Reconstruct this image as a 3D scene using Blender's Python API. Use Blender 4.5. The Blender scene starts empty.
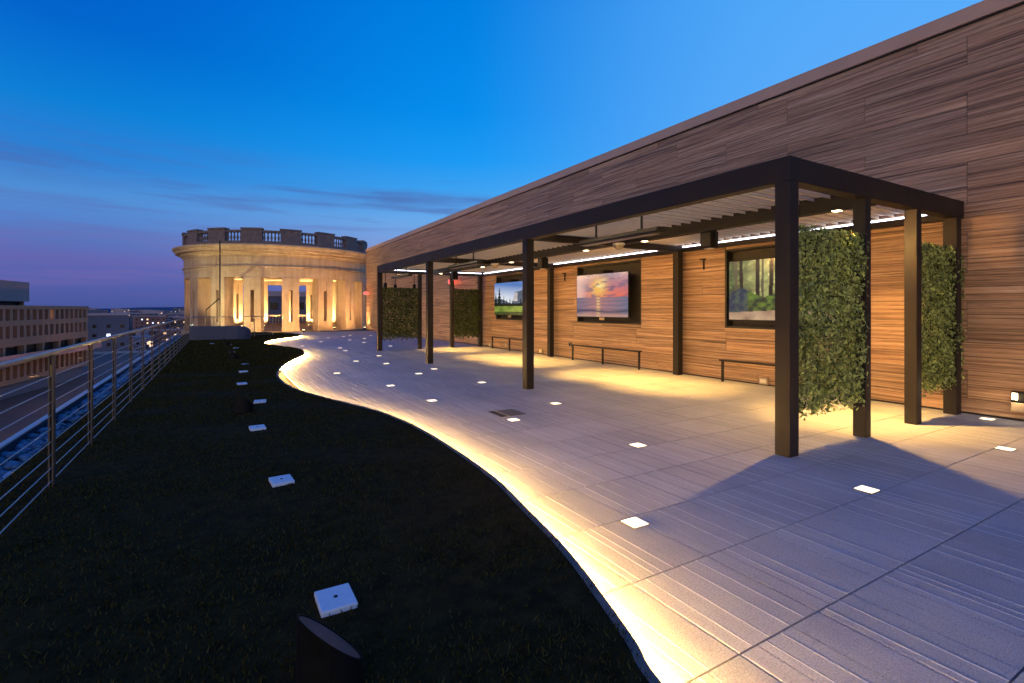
import bpy, bmesh, math, random
import numpy as np
from mathutils import Vector, Matrix
random.seed(7); rng = np.random.default_rng(7)
R = math.radians
scn = bpy.context.scene
col = scn.collection

# ------------------------------------------------------------ camera
cam_d = bpy.data.cameras.new('camera'); cam = bpy.data.objects.new('camera', cam_d); col.objects.link(cam)
cam.location = (0, 0, 1.5); cam.rotation_euler = (R(90), 0, -math.atan(295/503))
cam_d.sensor_width = 36; cam_d.lens = 36*503/1024; cam_d.shift_y = -32.5/1024
cam_d.clip_start = 0.05; cam_d.clip_end = 20000
scn.camera = cam

# ------------------------------------------------------------ exposure
scn.view_settings.view_transform = 'Standard'; scn.view_settings.look = 'None'
scn.view_settings.exposure = 0; scn.view_settings.gamma = 1
scn.render.engine = 'CYCLES'
cy = scn.cycles
cy.use_denoising = True
try: cy.denoiser = 'OPENIMAGEDENOISE'
except Exception: pass
cy.max_bounces = 6; cy.diffuse_bounces = 4; cy.glossy_bounces = 3; cy.transmission_bounces = 4
cy.sample_clamp_indirect = 4
cy.use_light_tree = True

def lin(r, g, b):
    f = lambda c: (c/255/12.92) if c/255 <= .04045 else ((c/255+.055)/1.055)**2.4
    return (f(r), f(g), f(b), 1)

# ------------------------------------------------------------ node helper
class NT:
    def __init__(s, tree): s.t = tree; s.n = tree.nodes; s.l = tree.links
    def new(s, typ, **kw):
        n = s.n.new(typ)
        for k, v in kw.items(): setattr(n, k, v)
        return n
    def link(s, a, b): s.l.new(a, b)
    def val(s, sock, v):
        if hasattr(v, 'is_output') or isinstance(v, bpy.types.NodeSocket): s.l.new(v, sock)
        else: sock.default_value = v
    def math(s, op, a, b=0., c=None, clamp=False):
        n = s.n.new('ShaderNodeMath'); n.operation = op; n.use_clamp = clamp
        s.val(n.inputs[0], a); s.val(n.inputs[1], b)
        if c is not None: s.val(n.inputs[2], c)
        return n.outputs[0]
    def mix(s, f, a, b, mode='MIX'):
        n = s.n.new('ShaderNodeMix'); n.data_type = 'RGBA'; n.blend_type = mode
        s.val(n.inputs[0], f); s.val(n.inputs[6], a); s.val(n.inputs[7], b)
        return n.outputs[2]
    def ramp(s, f, stops, interp='LINEAR'):
        n = s.n.new('ShaderNodeValToRGB'); r = n.color_ramp; r.interpolation = interp
        while len(r.elements) > 1: r.elements.remove(r.elements[-1])
        r.elements[0].position = stops[0][0]; r.elements[0].color = stops[0][1]
        for p, c in stops[1:]:
            e = r.elements.new(p); e.color = c
        s.val(n.inputs[0], f)
        return n.outputs[0]
    def noise(s, vec, scale, detail=4, rough=.55, w=None):
        n = s.n.new('ShaderNodeTexNoise'); n.inputs['Scale'].default_value = scale
        n.inputs['Detail'].default_value = detail; n.inputs['Roughness'].default_value = rough
        if vec is not None: s.l.new(vec, n.inputs['Vector'])
        return n.outputs[0]
    def mapping(s, vec, scale=(1, 1, 1), loc=(0, 0, 0), rot=(0, 0, 0)):
        n = s.n.new('ShaderNodeMapping'); s.l.new(vec, n.inputs[0])
        n.inputs['Scale'].default_value = scale; n.inputs['Rotation'].default_value = rot
        if isinstance(loc, bpy.types.NodeSocket): s.l.new(loc, n.inputs['Location'])
        else: n.inputs['Location'].default_value = loc
        return n.outputs[0]

# ------------------------------------------------------------ world: sky after sunset
world = bpy.data.worlds.new('World'); scn.world = world; world.use_nodes = True
w = NT(world.node_tree); w.n.clear()
tc = w.new('ShaderNodeTexCoord'); sep = w.new('ShaderNodeSeparateXYZ'); w.link(tc.outputs['Generated'], sep.inputs[0])
X, Y, Z = sep.outputs
zc = w.math('MAXIMUM', Z, 0.)
left = w.ramp(zc, [(0, lin(66, 82, 150)), (.05, lin(84, 96, 172)), (.075, lin(98, 100, 174)), (.10, lin(88, 112, 186)), (.13, lin(84, 128, 202)),
                   (.17, lin(78, 142, 214)), (.22, lin(44, 128, 212)), (.30, lin(8, 126, 214)), (.40, lin(0, 100, 204)), (.52, lin(0, 88, 200)), (1, lin(0, 60, 160))])
right = w.ramp(zc, [(0, lin(96, 112, 170)), (.07, lin(150, 150, 200)), (.14, lin(150, 176, 226)), (.20, lin(122, 180, 244)), (.26, lin(96, 170, 246)),
                    (.36, lin(92, 172, 250)), (.50, lin(84, 170, 250)), (.7, lin(30, 120, 220)), (1, lin(0, 60, 160))])
hl = w.math('SQRT', w.math('ADD', w.math('ADD', w.math('MULTIPLY', X, X), w.math('MULTIPLY', Y, Y)), 1e-4))
def azdot(az):   # cosine of the angle to an azimuth (clockwise from +Y)
    return w.math('DIVIDE', w.math('ADD', w.math('MULTIPLY', X, math.sin(R(az))), w.math('MULTIPLY', Y, math.cos(R(az)))), hl)
a1 = azdot(95)
mid = w.ramp(zc, [(0, lin(84, 98, 162)), (.07, lin(114, 124, 190)), (.12, lin(136, 162, 220)), (.17, lin(110, 172, 236)), (.22, lin(66, 164, 242)), (.28, lin(28, 154, 244)), (.36, lin(6, 142, 238)), (.52, lin(0, 128, 226)), (.7, lin(0, 100, 205)), (1, lin(0, 60, 160))])
ta = w.ramp(w.math('MULTIPLY_ADD', a1, .5, .5), [(.33, (0, 0, 0, 1)), (.71, (1, 1, 1, 1))], 'EASE')
tb = w.ramp(w.math('MULTIPLY_ADD', a1, .5, .5), [(.66, (0, 0, 0, 1)), (.96, (1, 1, 1, 1))], 'EASE')
base = w.mix(tb, w.mix(ta, left, mid), right)
# thin cloud streaks low over the horizon, mauve underneath
cv = w.mapping(tc.outputs['Generated'], scale=(1.7, 1.7, 24), rot=(R(3), R(2), 0))
cn = w.noise(cv, 2.1, 5, .55)
cm = w.ramp(cn, [(.50, (0, 0, 0, 1)), (.66, (1, 1, 1, 1))])
band = w.ramp(zc, [(.0, (0, 0, 0, 1)), (.05, (.7, .7, .7, 1)), (.085, (.8, .8, .8, 1)), (.11, (.45, .45, .45, 1)), (.2, (1, 1, 1, 1)), (.28, (0, 0, 0, 1))])
cf = w.math('MULTIPLY', w.math('MULTIPLY', cm, band), .55)
ccol = w.ramp(zc, [(.0, lin(92, 88, 160)), (.08, lin(140, 112, 174)), (.12, lin(104, 100, 168)), (.2, lin(76, 96, 164)), (.3, lin(60, 110, 190))])
base = w.mix(cf, base, ccol)
# one long darker bank a dozen degrees up
bv = w.mapping(tc.outputs['Generated'], scale=(1.2, 1.2, 4))
bn = w.noise(bv, 3.3, 4, .6)
bz = w.math('ADD', Z, w.math('MULTIPLY', bn, .05))
bank = w.ramp(bz, [(.205, (0, 0, 0, 1)), (.223, (1, 1, 1, 1)), (.232, (1, 1, 1, 1)), (.25, (0, 0, 0, 1))])
bg2 = w.ramp(w.noise(w.mapping(tc.outputs['Generated'], scale=(1, 1, 3), loc=(4, 2, 1)), 2.2, 3, .5), [(.42, (0, 0, 0, 1)), (.56, (1, 1, 1, 1))])
base = w.mix(w.math('MULTIPLY', w.math('MULTIPLY', bank, bg2), .6), base, lin(82, 104, 172))
# afterglow behind and left of the view: unseen, added to warm the timber wall
g = w.math('POWER', w.math('MULTIPLY_ADD', azdot(-128), .5, .5, clamp=True), 5.0)
ge = w.math('EXPONENT', w.math('MULTIPLY', zc, -5.0))
glow = w.mix(w.math('MULTIPLY', g, ge, clamp=True), (0, 0, 0, 1), (3.8, 2.7, 1.1, 1))
base = w.mix(1., base, glow, 'ADD')
ground_dim = w.ramp(w.math('MULTIPLY_ADD', Z, 8, 1, clamp=True), [(0, (.12, .12, .14, 1)), (1, (1, 1, 1, 1))])
base = w.mix(1., base, ground_dim, 'MULTIPLY')
bgA = w.new('ShaderNodeBackground'); w.link(base, bgA.inputs[0]); bgA.inputs[1].default_value = 1.0
sky = w.new('ShaderNodeTexSky'); sky.sky_type = 'NISHITA'; sky.sun_disc = False
sky.sun_elevation = R(-6); sky.sun_rotation = R(-118)
bgB = w.new('ShaderNodeBackground'); w.link(sky.outputs[0], bgB.inputs[0]); bgB.inputs[1].default_value = 0.05
add = w.new('ShaderNodeAddShader'); w.link(bgA.outputs[0], add.inputs[0]); w.link(bgB.outputs[0], add.inputs[1])
wo = w.new('ShaderNodeOutputWorld'); w.link(add.outputs[0], wo.inputs[0])

# light strengths in one place
K_DOWN = 980.0       # watts of each pergola downlight
K_STRIP = 300.0      # emission of the lawn-edge strip
K_LED = 7.0         # white strip of the pergola
K_PAVER = 2.0
WARM = (1.0, .55, .14)

# ------------------------------------------------------------ materials
def material(name):
    m = bpy.data.materials.new(name); m.use_nodes = True
    nt = NT(m.node_tree); b = nt.n['Principled BSDF']
    return m, nt, b
def plain(name, rgb, rough=.6, metal=0., var=.12, scale=6., bump=0.):
    m, nt, b = material(name)
    geo = nt.new('ShaderNodeNewGeometry')
    n = nt.noise(geo.outputs['Position'], scale, 6, .6)
    lo = tuple(c*(1-var) for c in rgb)+(1,); hi = tuple(min(1, c*(1+var)) for c in rgb)+(1,)
    c = nt.ramp(n, [(.3, lo), (.7, hi)])
    nt.link(c, b.inputs['Base Color'])
    b.inputs['Roughness'].default_value = rough; b.inputs['Metallic'].default_value = metal
    r = nt.ramp(n, [(.3, (rough*.85,)*3+(1,)), (.7, (min(1, rough*1.15),)*3+(1,))]); nt.link(r, b.inputs['Roughness'])
    if name.startswith(('bronze', 'black_')): b.inputs['Specular IOR Level'].default_value = .22
    if rough > .9: b.inputs['Specular IOR Level'].default_value = .05
    if bump:
        bp = nt.new('ShaderNodeBump'); bp.inputs['Strength'].default_value = bump; bp.inputs['Distance'].default_value = .01
        nt.link(nt.noise(geo.outputs['Position'], scale*8, 5, .7), bp.inputs['Height']); nt.link(bp.outputs[0], b.inputs['Normal'])
    return m
def emit(name, rgb, strength):
    m, nt, b = material(name)
    b.inputs['Base Color'].default_value = (*rgb[:3], 1); b.inputs['Emission Color'].default_value = (*rgb[:3], 1)
    b.inputs['Emission Strength'].default_value = strength; b.inputs['Roughness'].default_value = .4
    return m
def m_wood():
    m, nt, b = material('wood_plank')
    geo = nt.new('ShaderNodeNewGeometry'); oi = nt.new('ShaderNodeObjectInfo')
    offs = nt.new('ShaderNodeCombineXYZ'); nt.link(nt.math('MULTIPLY', oi.outputs['Random'], 37.), offs.inputs[1]); nt.link(nt.math('MULTIPLY', oi.outputs['Random'], 11.), offs.inputs[0])
    v = nt.mapping(geo.outputs['Position'], scale=(1, .24, 14), loc=offs.outputs[0])
    warp = nt.noise(nt.mapping(geo.outputs['Position'], scale=(1, .45, 2.2), loc=offs.outputs[0]), 1.0, 2, .5)
    vv = nt.new('ShaderNodeVectorMath', operation='ADD'); nt.link(v, vv.inputs[0])
    cx = nt.new('ShaderNodeCombineXYZ'); nt.link(nt.math('MULTIPLY', warp, 1.7), cx.inputs[2]); nt.link(cx.outputs[0], vv.inputs[1])
    n1 = nt.noise(vv.outputs[0], 1.9, 6, .58)
    fine = nt.noise(nt.mapping(geo.outputs['Position'], scale=(1, 1.6, 60), loc=offs.outputs[0]), 3.5, 4, .6)
    c = nt.ramp(n1, [(.28, (.12, .066, .038, 1)), (.38, (.25, .145, .084, 1)), (.50, (.37, .225, .132, 1)), (.60, (.46, .30, .185, 1)), (.74, (.60, .45, .33, 1))])
    c = nt.mix(.55, c, nt.ramp(fine, [(.35, (.45, .42, .40, 1)), (.62, (1.25, 1.25, 1.25, 1))]), 'MULTIPLY')
    tone = nt.ramp(oi.outputs['Random'], [(0, (.80, .80, .80, 1)), (.5, (1, 1, 1, 1)), (1, (1.18, 1.15, 1.1, 1))])
    c = nt.mix(1., c, tone, 'MULTIPLY')
    # long thin pale streaks and dark milled lines
    st = nt.noise(nt.mapping(geo.outputs['Position'], scale=(1, .35, 34), loc=offs.outputs[0]), 1.3, 2, .5)
    c = nt.mix(nt.ramp(st, [(.58, (0, 0, 0, 1)), (.66, (.5, .5, .5, 1))]), c, (.60, .42, .28, 1))
    c = nt.mix(nt.ramp(st, [(.35, (.8, .8, .8, 1)), (.41, (0, 0, 0, 1))]), c, (.06, .032, .02, 1))
    nt.link(c, b.inputs['Base Color'])
    b.inputs['Roughness'].default_value = .55
    bp = nt.new('ShaderNodeBump'); bp.inputs['Strength'].default_value = .5; bp.inputs['Distance'].default_value = .006
    nt.link(nt.math('ADD', n1, nt.math('MULTIPLY', fine, .5)), bp.inputs['Height']); nt.link(bp.outputs[0], b.inputs['Normal'])
    return m
def m_paver():
    m, nt, b = material('paver_concrete')
    geo = nt.new('ShaderNodeNewGeometry'); oi = nt.new('ShaderNodeObjectInfo')
    P = geo.outputs['Position']
    n = nt.noise(P, 1.1, 5, .6); f = nt.noise(P, 110, 3, .8); sp = nt.noise(P, 45, 3, .7)
    streak = nt.noise(nt.mapping(P, scale=(16, .9, 1)), 1.6, 4, .6)
    c = nt.ramp(n, [(.3, (.40, .41, .41, 1)), (.7, (.52, .53, .53, 1))])
    c = nt.mix(.8, c, nt.ramp(f, [(.36, (.55, .55, .55, 1)), (.5, (1, 1, 1, 1)), (.64, (1.25, 1.25, 1.25, 1))]), 'MULTIPLY')
    c = nt.mix(.22, c, nt.ramp(streak, [(.35, (.72, .72, .74, 1)), (.6, (1.12, 1.12, 1.12, 1))]), 'MULTIPLY')
    c = nt.mix(1., c, nt.ramp(oi.outputs['Random'], [(0, (.93, .93, .93, 1)), (1, (1.05, 1.05, 1.05, 1))]), 'MULTIPLY')
    st = nt.noise(P, 5, 4, .7)
    c = nt.mix(nt.ramp(st, [(.66, (0, 0, 0, 1)), (.74, (.35, .35, .35, 1))]), c, (.2, .18, .16, 1))
    sz = nt.new('ShaderNodeSeparateXYZ'); nt.link(P, sz.inputs[0])   # paler colour on the raised ribs
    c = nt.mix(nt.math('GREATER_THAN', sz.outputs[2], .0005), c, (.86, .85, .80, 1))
    nt.link(c, b.inputs['Base Color']); b.inputs['Roughness'].default_value = .62
    bp = nt.new('ShaderNodeBump'); bp.inputs['Strength'].default_value = .8; bp.inputs['Distance'].default_value = .005
    nt.link(nt.math('ADD', f, nt.math('MULTIPLY', sp, .8)), bp.inputs['Height']); nt.link(bp.outputs[0], b.inputs['Normal'])
    return m
def m_stone():
    m, nt, b = material('limestone')
    geo = nt.new('ShaderNodeNewGeometry'); P = geo.outputs['Position']
    n = nt.noise(P, .9, 6, .6); f = nt.noise(P, 9, 5, .7)
    str_ = nt.noise(nt.mapping(P, scale=(3, 3, .25)), 1.2, 4, .6)
    c = nt.ramp(n, [(.3, (.48, .325, .19, 1)), (.7, (.62, .45, .285, 1))])
    c = nt.mix(.5, c, nt.ramp(f, [(.3, (.75, .72, .7, 1)), (.7, (1.1, 1.1, 1.1, 1))]), 'MULTIPLY')
    c = nt.mix(.5, c, nt.ramp(str_, [(.35, (.7, .66, .62, 1)), (.6, (1.08, 1.08, 1.08, 1))]), 'MULTIPLY')
    nt.link(c, b.inputs['Base Color']); b.inputs['Roughness'].default_value = .8
    bp = nt.new('ShaderNodeBump'); bp.inputs['Strength'].default_value = .3; nt.link(f, bp.inputs['Height']); nt.link(bp.outputs[0], b.inputs['Normal'])
    return m
def m_leaf(name, dark, light, rough=.4):
    m, nt, b = material(name)
    geo = nt.new('ShaderNodeNewGeometry')
    rp = nt.ramp(geo.outputs['Random Per Island'], [(0, dark), (.6, tuple((a+c)/2 for a, c in zip(dark, light))), (1, light)])
    if rough < .7:
        tr_ = nt.new('ShaderNodeBsdfTranslucent'); nt.link(rp, tr_.inputs[0]); mx = nt.new('ShaderNodeMixShader'); mx.inputs[0].default_value = .5
        nt.link(b.outputs[0], mx.inputs[1]); nt.link(tr_.outputs[0], mx.inputs[2]); nt.link(mx.outputs[0], nt.n['Material Output'].inputs[0])
    nt.link(rp, b.inputs['Base Color']); b.inputs['Roughness'].default_value = rough; b.inputs['Specular IOR Level'].default_value = .0 if rough > .7 else .5
    return m
def m_vcol(name, strength):
    m, nt, b = material(name)
    a = nt.new('ShaderNodeVertexColor', layer_name='picture')
    b.inputs['Base Color'].default_value = (.01, .01, .01, 1); b.inputs['Roughness'].default_value = .25
    nt.link(a.outputs[0], b.inputs['Emission Color']); b.inputs['Emission Strength'].default_value = strength
    return m
M = dict(
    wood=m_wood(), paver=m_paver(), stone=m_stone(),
    bronze=plain('bronze_powder_coat', (.016, .013, .012), .5, 0., .15, 3., .05),
    black=plain('black_metal', (.004, .004, .004), .6, 0, .2, 8),
    recess=plain('recess_black', (.018, .016, .014), .6, 0, .25, 5),
    louver=plain('louver_cream', (.80, .74, .60), .45, 0, .06, 6),
    coping=plain('coping_metal', (.50, .335, .24), .5, .0, .08, 2),
    steel=plain('brushed_steel', (.34, .30, .24), .35, .8, .1, 14),
    railpost=plain('rail_post', (.13, .10, .075), .45, .5, .1, 14),
    wire=plain('steel_wire', (.62, .55, .52), .45, .3, .05, 20),
    joint=plain('joint_dark', (.05, .048, .046), .9, 0, .2, 20),
    soil=plain('sedum_soil', (.042, .028, .009), .95, 0, .5, 9, .8),
    edging=plain('edging_aluminium', (.15, .14, .13), .5, .4, .15, 14),
    white=plain('white_plastic', (.74, .80, .84), .5, 0, .05, 30),
    darkstone=plain('unlit_stone', (.17, .13, .12), .85, 0, .35, 5, .4),  # balustrade stone darkened in its colour, for lack of floodlight up there
    gravel=plain('membrane', (.07, .09, .14), .6, 0, .3, 3, .4),
    cobble=plain('river_stone', (.07, .16, .24), .3, 0, .5, 3, .2),
    street=plain('asphalt', (.06, .055, .055), .85, 0, .2, .3),
    sidewalk=plain('street_pavement', (.30, .24, .19), .85, 0, .15, .6),
    brick=plain('tan_concrete', (.26, .15, .09), .85, 0, .12, .5),
    fin=plain('precast_fin', (.26, .155, .10), .85, 0, .1, .7),
    glass=plain('dark_glazing', (.012, .010, .010), .2, 0, .4, .5),
    concrete=plain('grey_concrete', (.34, .21, .20), .85, 0, .12, .4),
    slate=plain('slate_wall', (.06, .075, .115), .7, 0, .12, 2),
    city_a=plain('city_pale', (.34, .28, .30), .9, 0, .2, .05), city_b=plain('city_dark', (.09, .10, .14), .9, 0, .3, .05),
    city_c=plain('city_brick', (.2, .11, .10), .9, 0, .3, .05),
    ground=plain('distant_ground', (.030, .035, .055), .95, 0, .5, .01),
    hill=plain('distant_hill', (.07, .09, .16), .95, 0, .2, .001),
    tree=m_leaf('distant_tree', (.015, .02, .02, 1), (.03, .045, .04, 1), .9),
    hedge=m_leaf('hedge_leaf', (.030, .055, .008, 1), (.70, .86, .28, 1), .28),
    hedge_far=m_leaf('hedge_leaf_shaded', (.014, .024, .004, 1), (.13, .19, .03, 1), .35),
    grass=m_leaf('grass_blade', (.024, .022, .006, 1), (.085, .075, .024, 1), .8),
    e_strip=emit('strip_warm', WARM, K_STRIP), e_led2=emit('strip_soft_warm', (1., .80, .50), 45.), e_led=emit('strip_white', (.78, .80, 1.0), K_LED),
    e_paver=emit('paver_lens', (1.0, .84, .60), K_PAVER), e_down=emit('downlight_lens', (1., .80, .45), 14.),
    e_wall=emit('wall_lens', (1., .85, .55), 8.), e_red=emit('red_sign', (1., .10, .10), 1.3),
    e_win=emit('lit_window', (1., .62, .34), 2.0), e_winw=emit('lit_window_white', (.8, .85, 1.), 1.8),
    e_up=emit('uplight_lens', (1., .72, .36), 20.), e_flood=emit('floodlight_lens', (.86, 1., .70), 12.),
    tv1=m_vcol('screen_mountain', .95), tv2=m_vcol('screen_sunset', .8), tv3=m_vcol('screen_forest', 1.1),
    lens=plain('smoked_dome', (.55, .44, .28), .15, 0, .05, 20),
    beige=plain('outlet_cover', (.5, .38, .24), .5, 0, .05, 20),
    hatch=plain('hatch_plate', (.13, .125, .12), .45, .4, .2, 30), hatch2=plain('hatch_brass', (.45, .36, .22), .4, .4, .1, 30),
    grass_far=plain('groundcover_far', (.02, .026, .014), .95, 0, .4, 6),
)

# ------------------------------------------------------------ object helpers
def link(name, data, parent=None, loc=(0, 0, 0)):
    o = bpy.data.objects.new(name, data); col.objects.link(o); o.location = loc
    if parent is not None: o.parent = parent
    return o
def tag(o, label=None, cat=None, group=None, kind=None):
    if label: o['label'] = label
    if cat: o['category'] = cat
    if group: o['group'] = group
    if kind: o['kind'] = kind
    return o
def thing(name, label, cat, loc=(0, 0, 0), rz=0, group=None):
    o = link(name, None, None, loc); o.rotation_euler = (0, 0, rz); o.empty_display_size = .1
    return tag(o, label, cat, group)
class MB:
    def __init__(s): s.v = []; s.f = []
    def quadbox(s, P):
        i = len(s.v); s.v += P
        s.f += [tuple(i+k for k in q) for q in ((0, 3, 2, 1), (4, 5, 6, 7), (0, 1, 5, 4), (1, 2, 6, 5), (2, 3, 7, 6), (3, 0, 4, 7))]
    def box(s, x0, x1, y0, y1, z0, z1):
        s.quadbox([(x0, y0, z0), (x1, y0, z0), (x1, y1, z0), (x0, y1, z0), (x0, y0, z1), (x1, y0, z1), (x1, y1, z1), (x0, y1, z1)]); return s
    def tube(s, p, q, r, n=8, r2=None, caps=True):
        p = Vector(p); q = Vector(q); d = (q-p).normalized(); r2 = r if r2 is None else r2
        u = d.orthogonal().normalized(); v = d.cross(u); i = len(s.v)
        for (c, rr) in ((p, r), (q, r2)):
            for k in range(n):
                a = 2*math.pi*k/n; s.v.append(tuple(c+u*math.cos(a)*rr+v*math.sin(a)*rr))
        for k in range(n): s.f.append((i+k, i+(k+1) % n, i+n+(k+1) % n, i+n+k))
        if caps: s.f.append(tuple(i+k for k in range(n))[::-1]); s.f.append(tuple(i+n+k for k in range(n)))
        return s
    def lathe(s, prof, n=16, c=(0, 0, 0), a0=0., a1=2*math.pi, close=True):
        i = len(s.v); full = abs(a1-a0-2*math.pi) < 1e-6; m = n if full else n+1
        for k in range(m):
            a = a0+(a1-a0)*k/n
            for r, z in prof: s.v.append((c[0]+r*math.cos(a), c[1]+r*math.sin(a), c[2]+z))
        L = len(prof)
        for k in range(n):
            b = i+k*L; e = i+((k+1) % m)*L
            for j in range(L-1): s.f.append((b+j, e+j, e+j+1, b+j+1))
        return s
    def sector(s, c, r0, r1, a0, a1, z0, z1, n=3):
        i = len(s.v)
        for k in range(n+1):
            a = a0+(a1-a0)*k/n; ca, sa = math.cos(a), math.sin(a)
            for r, z in ((r0, z0), (r1, z0), (r1, z1), (r0, z1)): s.v.append((c[0]+r*ca, c[1]+r*sa, z))
        for k in range(n):
            b = i+4*k
            for j in range(4): s.f.append((b+j, b+(j+1) % 4, b+4+(j+1) % 4, b+4+j))
        s.f.append((i+3, i+2, i+1, i)); b = i+4*n; s.f.append((b, b+1, b+2, b+3))
        return s
    def mesh(s, name, mat, bevel=0., smooth=False):
        me = bpy.data.meshes.new(name); me.from_pydata(s.v, [], s.f)
        bm = bmesh.new(); bm.from_mesh(me); bmesh.ops.recalc_face_normals(bm, faces=bm.faces)
        if bevel: bmesh.ops.bevel(bm, geom=[e for e in bm.edges if e.is_manifold and e.calc_face_angle(0) > .6], offset=bevel, segments=2, profile=.5, affect='EDGES')
        bm.to_mesh(me); bm.free()
        if smooth: me.polygons.foreach_set('use_smooth', [True]*len(me.polygons))
        me.materials.append(mat); return me
    def build(s, name, mat, parent=None, bevel=0., smooth=False, loc=(0, 0, 0)):
        return link(name, s.mesh(name, mat, bevel, smooth), parent, loc)
def np_mesh(name, V, F, mat):
    me = bpy.data.meshes.new(name); V = np.asarray(V, np.float32); F = np.asarray(F, np.int32)
    me.vertices.add(len(V)); me.vertices.foreach_set('co', V.ravel())
    me.loops.add(F.size); me.loops.foreach_set('vertex_index', F.ravel())
    me.polygons.add(len(F)); me.polygons.foreach_set('loop_start', np.arange(len(F), dtype=np.int32)*F.shape[1])
    me.polygons.foreach_set('loop_total', np.full(len(F), F.shape[1], np.int32))
    me.update(calc_edges=True); me.materials.append(mat); return me
def copy_tree(o, parent=None):
    c = o.copy(); col.objects.link(c); c.parent = parent
    for ch in list(o.children): copy_tree(ch, c)
    return c
def spot(name, parent, loc, target, watts, colr, angle, blend=.6, size=.05):
    l = bpy.data.lights.new(name, 'SPOT'); l.energy = watts; l.color = colr; l.spot_size = R(angle); l.spot_blend = blend; l.shadow_soft_size = size
    o = link(name, l, parent, loc); d = Vector(target)-Vector(loc); o.rotation_euler = d.to_track_quat('-Z', 'Y').to_euler(); return o
def ordinal(n): return ['first', 'second', 'third', 'fourth', 'fifth', 'sixth', 'seventh', 'eighth', 'ninth', 'tenth', 'eleventh', 'twelfth', 'thirteenth', 'fourteenth',
                        'fifteenth', 'sixteenth', 'seventeenth', 'eighteenth', 'nineteenth', 'twentieth'][n]

# ------------------------------------------------------------ lawn outline (edge beside the paving), x as a function of y
EDGE = [(.55, -3.), (.85, -1.5), (1.12, -.2), (1.30, .6), (1.434, 1.373), (1.497, 1.515), (1.562, 1.704), (1.629, 1.92), (1.726, 2.247), (1.805, 2.605), (1.894, 3.114), (1.981, 3.57),
        (2.039, 4.252), (2.069, 5.059), (2.056, 5.995), (1.938, 6.902), (1.715, 7.71), (1.533, 8.271), (1.331, 9.019), (1.217, 9.572), (1.128, 10.234), (1.102, 11.251), (1.149, 12.184),
        (1.338, 13.346), (1.626, 14.524), (2.0, 15.726), (2.309, 16.647), (2.507, 18.013), (2.523, 19.067), (2.353, 20.41), (1.941, 21.486), (1.729, 22.5), (1.72, 23.5), (1.96, 24.7),
        (2.556, 26.102), (3.333, 27.305), (3.90, 29.0), (3.92, 30.8), (3.357, 32.6), (2.67, 33.8), (1.6, 34.6), (.4, 35.1)]
def catmull(P, n=6):
    out = []
    for i in range(len(P)-1):
        p0 = P[max(0, i-1)]; p1 = P[i]; p2 = P[i+1]; p3 = P[min(len(P)-1, i+2)]
        for k in range(n):
            t = k/n
            out.append(tuple(.5*((2*p1[j])+(-p0[j]+p2[j])*t+(2*p0[j]-5*p1[j]+4*p2[j]-p3[j])*t*t+(-p0[j]+3*p1[j]-3*p2[j]+p3[j])*t**3) for j in (0, 1)))
    out.append(P[-1]); return out
EC0 = catmull(EDGE, 5)
# light smoothing of the traced curve
EC = [EC0[0]]+[tuple(sum(EC0[min(max(i+d, 0), len(EC0)-1)][j] for d in (-2, -1, 0, 1, 2))/5 for j in (0, 1)) for i in range(1, len(EC0)-1)]+[EC0[-1]]
EY = np.array([p[1] for p in EC]); EX = np.array([p[0] for p in EC])
LZ = .085    # lawn height at the paving edge
def lawn_z(x, y):
    ex = np.interp(y, EY, EX); t = np.clip((x+1.6)/(ex+1.6), 0, 1)
    return .03+(LZ-.03)*t**.7

# ============================================================ SETTING
# ---- paving: base sheet, single pavers near, joined field farther off
base = MB().box(-1.58, 12.3, -4, 52, -.35, -.028).build('paving', M['joint']); tag(base, kind='structure')
PX, PY = .6105, .6545
def paver_profile(kind):
    rr = random.Random(100+kind); gs = []
    x = rr.uniform(.05, .13)
    while x < PX-.05:
        gs.append((x, rr.choice([.008, .012, .016]), rr.choice([.005, .007, .009, .009]))); x += rr.choice([.06, .09, .115, .125, .16])
    gs = gs[:4]
    pr = [(.003, -.025), (.003, -.004), (.008, 0)]
    for x, wd, dp in gs:
        if dp > .0055: pr += [(x-.0065, 0), (x-.0050, .0009), (x+.0015, .0009), (x+.0025, -.005), (x+.0065, -.005), (x+.0075, 0)]   # raised rib
        else: pr += [(x-wd/2, 0), (x, -dp), (x+wd/2, 0)]
    pr += [(PX-.008, 0), (PX-.003, -.004), (PX-.003, -.025)]
    return pr
PROF = [paver_profile(k) for k in range(9)]
def paver_geo(mb, pr, ox=0, oy=0):
    i = len(mb.v); n = len(pr)
    for y in (.005, PY-.005):
        for x, z in pr: mb.v.append((ox+x, oy+y, z))
    for k in range(n-1): mb.f.append((i+k, i+k+1, i+n+k+1, i+n+k))
    mb.f.append(tuple(range(i, i+n))[::-1]); mb.f.append(tuple(range(i+n, i+2*n)))
pmesh = []
for k in range(9):
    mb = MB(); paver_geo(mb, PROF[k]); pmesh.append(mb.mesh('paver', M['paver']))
cells = []
for iy in range(-6, 52):
    y0 = .731+iy*PY
    for ix in range(0, 13):
        x0 = 9.285-(ix+1)*PX
        ys = np.linspace(y0, y0+PY, 4)
        if x0+PX < float(np.interp(ys, EY, EX).min())-.03 and y0 < 34: continue
        if math.hypot(x0+.3-4.33, y0+.3-43.08) < 5.0: continue
        px_d = .506*(x0+.3)+.8626*(y0+.3); px_r = .8626*(x0+.3)-.506*(y0+.3)
        vis = px_d > .8 and abs(px_r) < 1.12*px_d+.6 and 1.5/px_d*503 < 420
        cells.append((0 if vis else 1, px_d, x0, y0))
cells.sort()
field = MB()
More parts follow.
